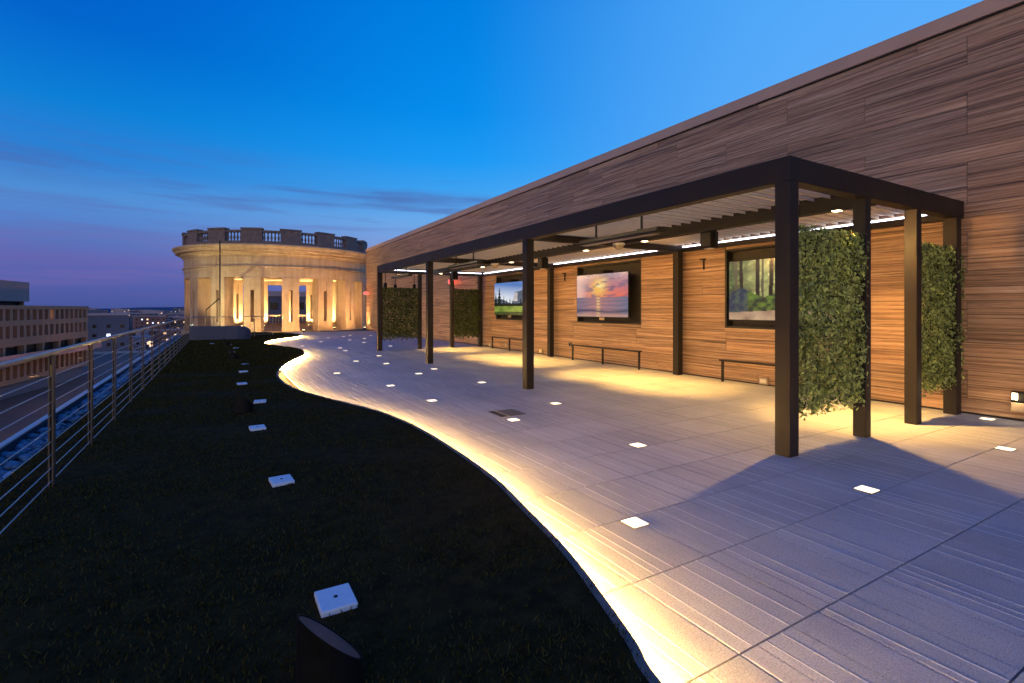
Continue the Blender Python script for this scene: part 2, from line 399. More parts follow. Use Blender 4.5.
for k, (v, d, x0, y0) in enumerate(cells):
    kd = random.randrange(9)
    if k < 300:
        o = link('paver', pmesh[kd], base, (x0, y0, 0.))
    else: paver_geo(field, PROF[kd], x0, y0)
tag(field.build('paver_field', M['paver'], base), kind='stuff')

# ---- lawn bed and groundcover
lb = MB(); NS = 14
for k in range(len(EC)):
    ex, ey = EC[k]
    for j in range(NS+1):
        x = -1.6+(ex-.02+1.6)*j/NS; lb.v.append((x, ey, float(lawn_z(x, ey))+random.uniform(-.004, .004)))
for k in range(len(EC)-1):
    for j in range(NS): a = k*(NS+1)+j; lb.f.append((a, a+1, a+NS+2, a+NS+1))
# sides down
for k in range(len(EC)-1):
    a = len(lb.v); lb.v += [(-1.6, EC[k][1], .03), (-1.6, EC[k+1][1], .03), (-1.6, EC[k+1][1], -.9), (-1.6, EC[k][1], -.9)]; lb.f.append((a, a+1, a+2, a+3))
lawn = lb.build('lawn', M['soil']); tag(lawn, kind='structure')
def grass(n, y0, y1, h, wd, name, label):
    y = y0+(y1-y0)*rng.random(n)**1.5; ex = np.interp(y, EY, EX)-.012
    x = -1.6+(ex+1.6)*rng.random(n); z = lawn_z(x, y)
    dens = (np.sin(x*3.1+np.cos(y*2.3)*2)+np.sin(y*4.3+x*1.7)+rng.random(n)*2.6) > .35
    x, y, z = x[dens], y[dens], z[dens]; n = len(x)
    a = rng.random(n)*2*np.pi; hh = h*(.35+rng.random(n)*.9); ww = wd*(.6+rng.random(n)*.8)*(1+y*.09)
    lean = hh*(.3+rng.random(n)*.9); b = rng.random(n)*2*np.pi
    V = np.zeros((n, 3, 3)); V[:, 0] = np.stack([x-np.cos(a)*ww, y-np.sin(a)*ww, z-.003], 1); V[:, 1] = np.stack([x+np.cos(a)*ww, y+np.sin(a)*ww, z-.003], 1)
    V[:, 2] = np.stack([x+np.cos(b)*lean, y+np.sin(b)*lean, z+hh], 1)
    ex2 = np.interp(V[:, 2, 1], EY, EX)+.015; V[:, 2, 0] = np.minimum(V[:, 2, 0], ex2)
    me = np_mesh(name, V.reshape(-1, 3), np.arange(3*n).reshape(-1, 3), M['grass']); o = link(name, me)
    return tag(o, label, 'grass', kind='stuff')
grass(170000, -1., 14, .020, .0035, 'grass', 'very dark low groundcover grass over the near half of the curving roof lawn')
grass(60000, 13.9, 34.9, .040, .007, 'grass', 'very dark low groundcover grass over the far half of the curving roof lawn')
# tufts overhanging the edge
def tufts():
    V = []; F = []
    for k in range(520):
        y = random.uniform(1.2, 22)**1.0; x = float(np.interp(y, EY, EX))-.01
        if random.random() < .55 and math.sin(y*5)+math.sin(y*13.1) < .2: continue
        for j in range(random.randint(2, 6)):
            a = random.uniform(-1.2, 1.2); L = random.uniform(.015, .045); i = len(V); ww = .004
            bx, by = x+random.uniform(-.03, .008), y+random.uniform(-.03, .03)
            V += [(bx, by-ww, LZ), (bx, by+ww, LZ), (bx+math.cos(a)*L*.6, by+math.sin(a)*L*.6, LZ+L*random.uniform(.2, 1))]; F.append((i, i+1, i+2))
    me = np_mesh('grass', V, F, M['grass']); o = link('grass', me); tag(o, 'ragged grass tufts leaning over the glowing lawn edge', 'grass', kind='stuff')
tufts()

# ---- lawn edging with the light strip under its lip
def offs(i, d):
    a = Vector(EC[max(0, i-1)]); b = Vector(EC[min(len(EC)-1, i+1)]); t_ = (b-a).normalized(); return (EC[i][0]+t_.y*d, EC[i][1]-t_.x*d)
def ribbon(prof):
    mb = MB(); L = len(prof)
    for i in range(len(EC)):
        for d, z in prof: p = offs(i, d); mb.v.append((p[0], p[1], z))
    for i in range(len(EC)-1):
        for j in range(L-1): a = i*L+j; mb.f.append((a, a+1, a+L+1, a+L))
    return mb
edging = thing('lawn_edging', 'curving metal lawn edging with a warm light strip glowing under its lip', 'garden edging')
ribbon([(-.03, LZ+.004), (.014, LZ+.004), (.014, LZ-.010), (.010, LZ-.010), (.010, LZ-.002), (-.012, LZ-.002), (-.012, -.02)]).build('trim', M['edging'], edging)
ribbon([(-.008, LZ-.040), (-.004, LZ-.008)]).build('light_strip', M['e_strip'], edging)

# ---- left: stone-covered ledge below the railing, street, ground, hills
ledge = MB().box(-3.30, -1.61, -4, 60, -1.5, -1.14).build('roof_ledge', M['gravel']); tag(ledge, kind='structure')
gut = thing('ledge_gutter', 'bright metal gutter trim along the outer edge of the blue stone ledge', 'gutter')
MB().box(-3.36, -3.30, -4, 60, -1.5, -.96).build('upstand', M['slate'], gut)
MB().box(-3.395, -3.27, -4, 60, -.96, -.935).build('cap', M['wire'], gut)
def cobbles():
    V = []; F = []
    bm = bmesh.new(); bmesh.ops.create_icosphere(bm, subdivisions=1, radius=1); bv = np.array([v.co for v in bm.verts]); bf = np.array([[v.index for v in f.verts] for f in bm.faces]); bm.free()
    n = 4200; x = rng.uniform(-3.24, -1.64, n); y = 1.2+44*rng.random(n)**1.35; s = rng.uniform(.05, .14, n)
    for k in range(n):
        a = rng.random()*6.28; sc = s[k]*np.array([1, rng.uniform(.6, 1), rng.uniform(.4, .65)]); q = bv*sc*(1+rng.uniform(-.12, .12, bv.shape))
        q = np.stack([q[:, 0]*math.cos(a)-q[:, 1]*math.sin(a), q[:, 0]*math.sin(a)+q[:, 1]*math.cos(a), q[:, 2]], 1)+[x[k], y[k], -1.12+rng.uniform(0, .06)]
        F.append(bf+len(V)*len(bv)); V.append(q)
    me = np_mesh('river_stones', np.concatenate(V), np.concatenate(F), M['cobble']); me.polygons.foreach_set('use_smooth', [True]*len(me.polygons))
    tag(link('river_stones', me), 'blue-lit rounded stones heaped along the ledge outside the railing', 'stones', kind='stuff')
cobbles()
# folded pale membrane lying on the stones
mm = MB(); nx_, ny_ = 16, 22
for i in range(nx_+1):
    for j in range(ny_+1):
        u, v = i/nx_, j/ny_
        mm.v.append((-2.95+u*1.15+.05*math.sin(v*9), 8.3+v*2.3, -1.10+.16*math.sin(u*math.pi)*(.6+.4*math.sin(v*7+u*4))+.03*math.sin(u*17+v*5)))
for i in range(nx_):
    for j in range(ny_): a = i*(ny_+1)+j; mm.f.append((a, a+1, a+ny_+2, a+ny_+1))
tag(mm.build('folded_sheet', plain('sheet_blue', (.30, .42, .62), .45, 0, .1, 5), smooth=True), 'crumpled pale blue sheet lying over the ledge stones by the second railing post', 'sheet')

roofslab = MB().box(-1.59, 12.4, -4.2, 60, -1.6, -.351); roofslab.box(-3.29, -1.595, -4.2, 60, -1.6, -1.501)
tag(roofslab.build('terrace_slab', M['concrete']), kind='structure')
tag(MB().box(-3.2, 12.2, -4.1, 59, -25, -1.61).build('building_below', M['brick']), 'plain masonry storeys of the own building beneath the roof terrace', 'building')

# ground sheet to the horizon, hills
tag(MB().box(-9000, 9000, -6000, 12000, -30, -25.0).build('ground', M['ground']), kind='structure')
hb = MB(); nh = 240
for k in range(nh+1):
    a = R(-110)+R(220)*k/nh; h0 = 16+10*math.sin(k*.11)+6*math.sin(k*.37+1)+3*math.sin(k*.9); rr = 4600
    for (r_, z_) in ((rr-900, -25.5), (rr, h0), (rr+1200, h0*.9), (rr+1400, -26)): hb.v.append((math.sin(a)*r_, math.cos(a)*r_, z_))
for k in range(nh):
    for j in range(3): a = 4*k+j; hb.f.append((a, a+1, a+5, a+4))
tag(hb.build('hills', M['hill'], smooth=True), kind='structure')
tag(MB().box(-90.0, -4.0, -10, 228, -25.2, -14.5).build('street', M['street']), kind='structure')
tag(MB().box(-60.0, -3.5, 228.5, 240, -25.2, -14.45).build('pavement', M['sidewalk']), kind='structure')

# ============================================================ TIMBER WALL
wall = thing('timber_clad_wall', 'long wall clad in warm brown wooden planks, running along the right of the terrace', 'building')
REC = [(4.29, 6.925), (9.372, 12.01), (14.44, 17.08)]
RZ0, RZ1 = 1.10, 2.757
core = MB(); core.box(9.50, 12.4, -1.0, 36.7, -.35, 5.6)
ye = [-1.0]
for a, b in REC: ye += [a, b]
ye.append(36.69)
for i in range(0, len(ye), 2): core.box(9.322, 9.5, ye[i], ye[i+1], -.3, 5.598)
for a, b in REC: core.box(9.322, 9.5, a+.001, b-.001, -.3, RZ0-.005); core.box(9.322, 9.5, a+.001, b-.001, RZ1+.005, 5.597)
core.build('wall_core', M['recess'], wall)
HC = .2; plist = []
for r_ in range(28):
    z0 = r_*HC+.02; off = 2.928+(1.323 if (r_*7 % 5) in (1, 3) else 0) + (0 if r_ % 9 else .6)
    k0 = math.floor((-1-off)/2.646)
    for k in range(k0, k0+16):
        a = max(-1., off+k*2.646); b = min(36.7, off+(k+1)*2.646)
        if b-a < .05: continue
        pcs = [(a, b, z0, z0+HC)]
        for ra, rb in REC:
            nxt = []
            for (p, q, s0, s1) in pcs:
                if q <= ra or p >= rb or s1 <= RZ0 or s0 >= RZ1: nxt.append((p, q, s0, s1)); continue
                if p < ra: nxt.append((p, ra, s0, s1))
                if q > rb: nxt.append((rb, q, s0, s1))
                lo, hi = max(p, ra), min(q, rb)
                if s0 < RZ0: nxt.append((lo, hi, s0, RZ0))
                if s1 > RZ1: nxt.append((lo, hi, RZ1, s1))
            pcs = nxt
        plist += [p for p in pcs if p[1]-p[0] > .04 and p[3]-p[2] > .02]
plist.sort(key=lambda p: (p[1] < 1.9, p[0]))
std = {}
wstuff = MB()
for k, (a, b, z0, z1) in enumerate(plist):
    dx = random.uniform(0, .004); L = round(b-a, 3); H = round(z1-z0, 3)
    if k < 300:
        key = (L, H)
        if key not in std:
            std[key] = MB().box(0, .02, .003, L-.003, .003, H-.003).mesh('plank', M['wood'], bevel=.0015 if H > .1 and a < 9 else 0)
        link('plank', std[key], wall, (9.3+dx, a, z0))
    else: wstuff.box(9.3+dx, 9.32+dx, a+.002, b-.002, z0+.002, z1-.002)
tag(wstuff.build('plank_field', M['wood'], wall), kind='stuff')
MB().box(9.25, 12.5, -1.02, 36.78, 5.60, 5.82).build('coping', M['coping'], wall, bevel=.008)
MB().box(9.29, 12.45, -1.01, 36.74, 5.572, 5.598).build('coping_drip', M['bronze'], wall)
end = MB()
for r_ in range(28): end.box(9.33, 12.39, 36.702, 36.722, r_*HC+.022, r_*HC+HC+.016)
tag(end.build('end_cladding', M['wood'], wall), kind='stuff')
for a, b in REC:
    rb_ = MB(); rb_.box(9.30, 9.498, a+.001, a+.045, RZ0, RZ1); rb_.box(9.30, 9.498, b-.045, b-.001, RZ0, RZ1)
    rb_.box(9.30, 9.498, a+.046, b-.046, RZ0, RZ0+.04); rb_.box(9.30, 9.498, a+.046, b-.046, RZ1-.04, RZ1)
    rb_.build('recess_frame', M['recess'], wall)

# ============================================================ SCREENS
NW, NH = 150, 84
def fbm(x, y, seed, oct_=5):
    r_ = np.random.default_rng(seed); out = np.zeros_like(x)
    amp = 1
    for o in range(oct_):
        g_ = r_.random((64, 64)); sc = 2**o
        xi = (x*sc) % 63; yi = (y*sc) % 63; i = xi.astype(int); j = yi.astype(int); fx = xi-i; fy = yi-j; fx = fx*fx*(3-2*fx); fy = fy*fy*(3-2*fy)
        i1 = (i+1) % 64; j1 = (j+1) % 64
        out += amp*((g_[i, j]*(1-fx)+g_[i1, j]*fx)*(1-fy)+(g_[i, j1]*(1-fx)+g_[i1, j1]*fx)*fy); amp *= .5
    return out/1.94
def L3(c): return np.array(lin(*c)[:3])
def mixc(a, b, t): return a+(b-a)*np.clip(t, 0, 1)[..., None]
def pic_sunset(u, v):
    c = np.zeros(u.shape+(3,)); hz = .46
    n = fbm(u*5+3, v*7, 1); n2 = fbm(u*9, v*14, 2)
    sky_ = mixc(np.broadcast_to(L3((250, 120, 96)), c.shape), L3((120, 116, 160)), (v-hz)/.5)
    sky_ = mixc(sky_, L3((96, 92, 136)), (n-.5)*5*np.clip((v-.55)*3, 0, 1))
    d = np.hypot((u-.45)*1.5, (v-.68)); sky_ = mixc(sky_, L3((255, 196, 90)), np.exp(-(d/.24)**2)*1.1)
    sky_ = mixc(sky_, L3((255, 240, 170)), np.exp(-(np.hypot(u-.47-(v-.7)*.35, (v-.74)*.6)/.09)**2)*np.clip((n2-.35)*4, 0, 1))
    sky_ = mixc(sky_, L3((108, 92, 128)), np.clip((fbm(u*7+9, v*16+3, 21)-.54)*7, 0, .75)*(np.hypot((u-.45), v-.66) > .08))
    sky_ = mixc(sky_, L3((248, 206, 190)), np.exp(-((u-.05)/.16)**2)*.8*(v > hz))
    sea = mixc(np.broadcast_to(L3((196, 130, 128)), c.shape), L3((110, 120, 150)), np.abs(u-.45)*1.8)
    wv = np.sin((hz-v)**.55*60+n*6); sea = mixc(sea, L3((92, 92, 126)), (.5+.5*wv)*.55)
    sea = mixc(sea, L3((255, 214, 130)), np.exp(-((u-.45)/.035)**2)*(.55+.45*np.sin(v*90)))
    sea = mixc(sea, L3((60, 66, 96)), np.exp(-((v-.13-.02*np.sin(u*7))/.035)**2)*.85)
    sea = mixc(sea, L3((206, 160, 140)), np.exp(-((v-.03)/.04)**2)*.7)
    return np.where((v > hz)[..., None], sky_, sea)
def pic_mountain(u, v):
    c = mixc(np.broadcast_to(L3((225, 232, 240)), u.shape+(3,)), L3((70, 120, 190)), (v-.5)*2.2+(u-.3)*.3)
    n = fbm(u*8, v*8, 5)
    ridge = .42+.10*np.sin(u*5+1)+.38*np.clip((u-.62)/.10, 0, 1)*np.clip(1.2-(u-.72)*.35, .6, 1)
    c = np.where((v < ridge)[..., None], mixc(np.broadcast_to(L3((58, 76, 100)), c.shape), L3((100, 112, 128)), n), c)
    cliff = (u > .66) & (u < .80) & (v < ridge-.03) & (v > .42)
    c = np.where(cliff[..., None], mixc(np.broadcast_to(L3((150, 142, 140)), c.shape), L3((236, 226, 216)), n*2-.3), c)
    for (x0, w_, h_) in ((.05, .07, .70), (.18, .09, .86), (.34, .05, .58), (.44, .04, .50), (.55, .05, .52), (.9, .06, .5), (.62, .04, .46)):
        tr = np.abs(u-x0) < w_*1.5*(1-(v/h_))*(.75+.35*np.sin(v*60))+.004; c = np.where((tr & (v < h_))[..., None], L3((18, 26, 22)), c)
    c = np.where((v < .34+.02*n)[..., None], L3((20, 30, 20))*(.5+n[..., None]), c)
    c = np.where((v < .27)[..., None], mixc(np.broadcast_to(L3((60, 92, 30)), c.shape), L3((150, 170, 70)), n*1.4-.2+u*.2), c)
    c = np.where((v < .10)[..., None], mixc(np.broadcast_to(L3((30, 42, 20)), c.shape), L3((90, 100, 50)), n), c)
    return c
def pic_forest(u, v):
    n = fbm(u*10, v*7, 9); n2 = fbm(u*22, v*16, 10)
    c = mixc(np.broadcast_to(L3((40, 62, 44)), u.shape+(3,)), L3((190, 190, 120)), np.exp(-((u-.38)/.2)**2)*(.4+n)*np.clip(v*1.6, 0, 1))
    c = mixc(c, L3((74, 110, 40)), (n2-.45)*3*np.clip(1.1-v, 0, 1))
    c = c*(.25+1.35*n2[..., None]); c = mixc(c, L3((225, 220, 150)), np.clip((n2-.62)*6, 0, 1)*np.exp(-((u-.42)/.25)**2)*(v > .3))
    for k, x0 in enumerate((.07, .13, .30, .35, .43, .52, .58, .66, .72, .80, .88, .95)):
        w_ = (.012, .018, .02, .011, .02, .009, .016, .01, .018, .012, .02, .01)[k]
        c = np.where((np.abs(u-x0-.006*np.sin(v*3+k)) < w_)[..., None], L3((14, 14, 14) if k % 3 else (84, 78, 62))*(.6+.6*n2[..., None]), c)
    bush = v < .32+.10*n+.12*np.exp(-((u-.1)/.14)**2)+.08*np.sin(u*9)**2
    c = np.where(bush[..., None], mixc(np.broadcast_to(L3((18, 36, 30)), c.shape), L3((90, 120, 40)), (n2-.4)*2.5), c)
    c = np.where(((u < .2) & bush)[..., None], mixc(c, L3((20, 40, 84)), np.full(u.shape, .6)), c)
    pth = v < .17-.09*np.abs(u-.55)
    return np.where(pth[..., None], mixc(np.broadcast_to(L3((112, 84, 72)), c.shape), L3((190, 160, 130)), n*1.2-.1), c)
def screen(yc, pic, mat, label, litn):
    W, H = 2.13, 1.18; zc_ = 1.875
    t_ = thing('television', label, 'television', (9.1, yc, zc_), 0, 'wall screens in black recesses')
    MB().box(0, .06, -W/2-.012, W/2+.012, -H/2-.012, H/2+.012).build('housing', M['black'], t_, bevel=.004)
    uu, vv = np.meshgrid(np.linspace(0, 1, NW+1), np.linspace(0, 1, NH+1), indexing='ij')
    # u runs left to right as seen from the terrace: from far (large y) to near
    V = np.stack([np.full(uu.shape, -.003), W/2-uu*W, -H/2+vv*H], -1).reshape(-1, 3)
    idx = np.arange((NW+1)*(NH+1)).reshape(NW+1, NH+1)
    F = np.stack([idx[:-1, :-1], idx[1:, :-1], idx[1:, 1:], idx[:-1, 1:]], -1).reshape(-1, 4)
    me = np_mesh('screen', V, F, mat)
    cc = np.clip(pic(uu, vv), 0, 1).reshape(-1, 3); ca = me.color_attributes.new('picture', 'FLOAT_COLOR', 'POINT')
    ca.data.foreach_set('color', np.concatenate([cc, np.ones((len(cc), 1))], 1).astype(np.float32).ravel())
    link('screen', me, t_)
    b = MB().box(.06, .40, -.2, .2, -.35, .35); b.box(.06, .39, -.06, .06, .34, .70); b.build('wall_mount', M['black'], t_)
    MB().box(.02, .05, -.09, .09, -H/2-.09, -H/2-.014).build('soundbar_bracket', M['beige'] if litn else M['black'], t_)
    return t_
screen(5.607, pic_forest, M['tv3'], 'wall television showing a forest path between tall trunks, nearest of the three', 1)
screen(10.69, pic_sunset, M['tv2'], 'wall television showing an orange sunset over the sea, middle of the three', 1)
screen(15.76, pic_mountain, M['tv1'], 'wall television showing a mountain cliff, pines and green meadow, farthest of the three', 1)
# ============================================================ PERGOLA
perg = thing('pergola', 'long dark bronze louvered pergola standing against the timber wall', 'pergola', (4.97, 2.95, 0))
def pl(mb, name, mat, bevel=0.): o = mb.build(name, mat, None, bevel); o.location = (0, 0, 0); o.parent = perg; o.matrix_parent_inverse = Matrix.Translation((-4.97, -2.95, 0)); return o
PW = .16; YS = [2.95, 7.93, 13.02, 17.95]
for i, y in enumerate(YS):
    pl(MB().box(4.97, 4.97+PW, y, y+PW, .0, 2.798), 'post', M['bronze'], .006)
    pl(MB().box(9.02, 9.17, y, y+PW, .0, 2.798), 'post', M['bronze'], .006)
for y in (YS[0], YS[3]):
    pl(MB().box(6.50, 6.62, y+.01, y+PW-.01, 0, 2.797), 'post', M['bronze'], .005)
    pl(MB().box(7.80, 7.94, y+.01, y+PW-.01, 0, 2.797), 'post', M['bronze'], .005)
for o in [c for c in perg.children if c.name.startswith('post')]: pass
BZ0, BZ1 = 2.80, 3.05
pl(MB().box(4.97, 5.13, 2.95, 18.11, BZ0, BZ1), 'front_beam', M['bronze'], .006)
pl(MB().box(9.17, 9.26, 3.112, 17.948, BZ0, 2.90), 'wall_beam', M['bronze'], .003)
pl(MB().box(5.132, 9.27, 2.952, 3.11, BZ0, BZ1-.002), 'end_beam', M['bronze'], .006)
pl(MB().box(5.132, 9.27, 17.95, 18.108, BZ0, BZ1-.002), 'end_beam', M['bronze'], .006)
pl(MB().box(6.94, 7.10, 3.112, 17.948, BZ0-.01, BZ1-.01), 'middle_beam', M['bronze'], .004)
for y in YS[1:3]:
    pl(MB().box(5.132, 6.938, y, y+.13, BZ0, 2.93), 'cross_beam', M['bronze'], .004)
    pl(MB().box(7.102, 9.168, y, y+.13, BZ0, 2.93), 'cross_beam', M['bronze'], .004)
# louvers: tilted blades across each bay
def louver_mesh(L):
    mb = MB()   # flat blade with a down-turned front lip, bent as one sheet
    P = [(-.088, -.040), (-.080, -.040), (-.076, -.006), (.092, .004), (.092, .012), (-.088, .004)]
    for x in (0, L): mb.v += [(x, a, b) for a, b in P]
    for k in range(6): mb.f.append((k, (k+1) % 6, 6+(k+1) % 6, 6+k))
    mb.f += [(5, 4, 3, 2, 1, 0), (6, 7, 8, 9, 10, 11)]
    return mb.mesh('louver', M['louver'])
lm = [louver_mesh(1.79), louver_mesh(2.05)]
ny = int((17.85-3.25)/.205)
for k in range(ny):
    y = 3.25+k*.205
    for x0, me in ((5.14, lm[0]), (7.11, lm[1])):
        o = link('louver', me, perg); o.location = (x0-4.97, y-2.95, 2.985)
# white light strips
pl(MB().box(9.175, 9.20, 3.2, 17.9, 2.905, 2.920), 'light_strip', M['e_led'])
pl(MB().box(5.2, 9.1, 17.915, 17.935, 2.905, 2.925), 'light_strip', M['e_led'])
pl(MB().box(5.133, 5.141, 3.2, 17.9, 2.87, 2.885), 'light_strip', M['e_led2'])
pl(MB().box(9.205, 9.262, 3.12, 17.94, 2.905, 2.945), 'strip_channel', M['louver'])
# downlights in the middle beam
DL = [3.54, 6.98, 8.74, 12.0, 13.75, 17.1]
for y in DL:
    d = pl(MB().box(6.975, 7.065, y-.045, y+.045, BZ0-.016, BZ0-.0115), 'downlight', M['e_down'])
    spot('lamp', d, (7.02, y, BZ0-.04), (7.66, y, 0), K_DOWN, (1., .53, .11), 66, 1., .05); spot('lamp', d, (7.02, y, BZ0-.045), (9.3, y, .9), K_DOWN*.10, (1., .50, .14), 158, .8, .04)
    if y < 4: spot('lamp', d, (7.02, y, BZ0-.05), (7.1, 3.2, 0), 330., (1., .54, .15), 142, .25, .04)
# infrared heaters hung on rods
for k, (ya, yb) in enumerate(((5.1, 6.9), (10.8, 12.6), (15.9, 17.7))):
    h_ = thing('patio_heater', ['long black patio heater on two rods, nearest of the three under the pergola', 'long black patio heater on two rods, middle of the three under the pergola', 'long black patio heater on two rods, farthest of the three under the pergola'][k],
               'patio heater', (5.45, ya, 2.62), 0, 'heaters hung under the pergola')
    mb = MB(); L = yb-ya; pts = [(-.075, -.03), (.075, -.03), (.095, .0), (.05, .055), (-.05, .055), (-.095, 0)]
    i = len(mb.v)
    for y in (0, L):
        for x, z in pts: mb.v.append((x, y, z))
    for j in range(6): mb.f.append((j, (j+1) % 6, 6+(j+1) % 6, 6+j))
    mb.f.append((5, 4, 3, 2, 1, 0)); mb.f.append((6, 7, 8, 9, 10, 11)); mb.build('housing', M['bronze'], h_, bevel=.006)
    MB().box(-.06, .06, .08, L-.08, -.042, -.031).build('reflector', M['steel'], h_)
    for yy in (.38, L-.38):
        MB().tube((0, yy, .05), (0, yy, .33), .018, 8).build('rod', M['black'], h_)
        MB().box(-.05, .05, yy-.05, yy+.05, .052, .068).build('bracket', M['black'], h_)
# black speakers hung from the middle beam
for k, y in enumerate((5.5, 10.4, 15.8)):
    s_ = thing('speaker', ['black box speaker under the pergola beam, nearest, beside the forest screen', 'black box speaker under the pergola beam, middle, beside the sunset screen', 'black box speaker under the pergola beam, farthest, near the far hedges'][k], 'speaker', (6.99, y, 2.50), 0, 'speakers under the middle beam')
    MB().box(-.09, .09, -.11, .11, .0, .27).build('cabinet', M['black'], s_, bevel=.012)
    MB().box(-.098, -.092, -.09, .09, .03, .24).build('grille', M['recess'], s_)
    MB().box(-.02, .02, -.13, -.111, .02, .288).build('bracket', M['bronze'], s_)
    MB().box(-.05, .05, -.06, .06, -.012, -.001).build('base_plate', M['louver'], s_)
for k, y in enumerate((7.45, 12.55)):
    s_ = thing('dome_camera', ['round glowing dome camera under the nearest heater end', 'round glowing dome camera under the middle heater end'][k], 'camera', (6.8, y, 2.79), 0, 'dome cameras under the pergola')
    MB().lathe([(.0, 0), (.12, 0), (.12, -.035), (.105, -.045)], 20).build('collar', M['louver'], s_, smooth=False)
    MB().lathe([(.10, -.04), (.09, -.08), (.06, -.11), (.02, -.125), (.0, -.126)], 20).build('dome', M['lens'], s_, smooth=True)
# small wall hooks
for k, y in enumerate((7.45, 12.6, 18.6)):
    s_ = MB().box(-.03, .0, -.012, .012, -.18, .05); s_.box(-.09, .0, -.05, .05, .03, .06)
    tag(s_.build('wall_hook', M['bronze'], loc=(9.298, y, 2.55)), ['small dark bracket on the wall left of the forest screen', 'small dark bracket on the wall left of the sunset screen', 'small dark bracket on the wall left of the mountain screen'][k], 'bracket', 'wall brackets')
# little spotlights on the far side
for k, (x, y) in enumerate(((5.6, 19.2), (6.3, 20.2), (6.9, 19.6))):
    s_ = MB().box(-.05, .05, -.05, .05, -.22, 0); s_.box(-.02, .22, -.012, .012, -.24, -.222); s_.tube((0, 0, 0), (0, 0, .5), .012, 6)
    s_.box(-.02, .02, -2.0 if k == 0 else -1.9, .02, .5, .53)
    tag(s_.build('hanging_fixture', M['black'], loc=(x, y, 2.5)), ['small black fixture above the far front hedge, left one', 'small black fixture above the far front hedge, right one', 'small black fixture between the two far hedges'][k], 'light fixture')

# ============================================================ HEDGE PANELS
def hedge(x0, x1, y, z0, z1, label, seed, n):
    r_ = np.random.default_rng(seed)
    t_ = thing('hedge_panel', label, 'hedge', ((x0+x1)/2, y, z0), 0, 'leafy screens at the pergola ends')
    W = x1-x0; H = z1-z0
    fr = MB(); 
    for xx in np.linspace(-W/2+.02, W/2-.02, 7): fr.box(xx-.004, xx+.004, -.004, .004, .02, H-.02)
    for zz in np.linspace(.03, H-.03, 9): fr.box(-W/2+.01, W/2-.01, .0045, .0105, zz-.004, zz+.004)
    fr.build('mesh_frame', M['black'], t_)
    cx_ = r_.uniform(-W/2, W/2, n); cz = r_.uniform(0, H, n); side = np.where(r_.random(n) < .5, -1, 1)
    cy_ = side*r_.uniform(.005, .075, n)*(1+.4*np.sin(cx_*9)*np.sin(cz*7))
    # denser clumps at the ragged bottom edge
    cz += np.where(cz < .05, -r_.random(n)*.05*(1+np.sin(cx_*30)), 0)
    s = r_.uniform(.016, .028, n)+.018*r_.random(n)**3; a = r_.uniform(0, 2*np.pi, n)
    nrm = np.stack([r_.normal(0, .55, n), side*r_.uniform(.25, 1.1, n), r_.normal(.3, .5, n)], 1); nrm /= np.linalg.norm(nrm, axis=1)[:, None]
    up = np.stack([np.cos(a), np.zeros(n), np.sin(a)], 1); u = np.cross(up, nrm); u /= np.linalg.norm(u, axis=1)[:, None]; v = np.cross(nrm, u)
    C = np.stack([cx_, cy_, cz], 1)
    V = np.stack([C-v*s[:, None], C+u*s[:, None]*.48+nrm*.004, C+v*s[:, None]*1.05, C-u*s[:, None]*.48+nrm*.004], 1).reshape(-1, 3)
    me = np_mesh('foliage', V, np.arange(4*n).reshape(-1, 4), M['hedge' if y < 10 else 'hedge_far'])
    tag(link('foliage', me, t_), kind='stuff')
hedge(5.14, 6.56, 3.03, .43, 2.38, 'leafy green hedge panel between the near corner post and the next post', 21, 11500)
hedge(7.93, 9.30, 3.03, .43, 2.38, 'leafy green hedge panel against the timber wall at the near pergola end', 22, 11500)
hedge(5.13, 6.50, 18.03, .43, 2.28, 'leafy hedge panel at the far pergola end, on the lawn side', 23, 12000)
hedge(7.94, 9.08, 18.03, .43, 2.28, 'leafy hedge panel at the far pergola end, on the wall side', 24, 12000)

# ============================================================ BENCHES
for k, (ya, yb) in enumerate(((4.05, 6.80), (9.10, 11.87), (14.15, 16.86))):
    b = thing('bench', ['thin dark bench below the forest screen', 'thin dark bench below the sunset screen', 'thin dark bench below the mountain screen'][k], 'bench', (9.0, ya, 0), 0, 'narrow benches along the timber wall')
    L = yb-ya
    MB().box(-.06, .06, 0, L, .43, .462).build('seat', M['bronze'], b, bevel=.004)
    for yy in (.02, L/2, L-.06):
        lg = MB().box(-.015, .025, yy, yy+.04, 0, .428); lg.build('leg', M['bronze'], b)
# outlets on the wall foot
for k, (y, z, w_) in enumerate(((6.02, .02, .17), (12.3, .36, .10), (13.9, .04, .16), (17.5, .02, .16), (16.2, .10, .10))):
    o = MB().box(-.06, .0, -w_/2, w_/2, 0, .13)
    o2 = tag(o.build('outlet_box', M['beige'] if k != 1 else M['edging'], loc=(9.298, y, z), bevel=.004), ['beige outlet box at the wall foot below the forest screen bench', 'small grey outlet on the wall right of the mountain screen post',
        'beige outlet box at the wall foot beside the third wall post', 'beige outlet box at the wall foot by the far hedge', 'small beige outlet box under the mountain screen bench'][k], 'outlet', 'outlets low on the timber wall')
    MB().box(-.064, -.061, -w_/2+.02, w_/2-.02, .03, .10).build('cover', M['louver'] if k != 1 else M['black'], o2)
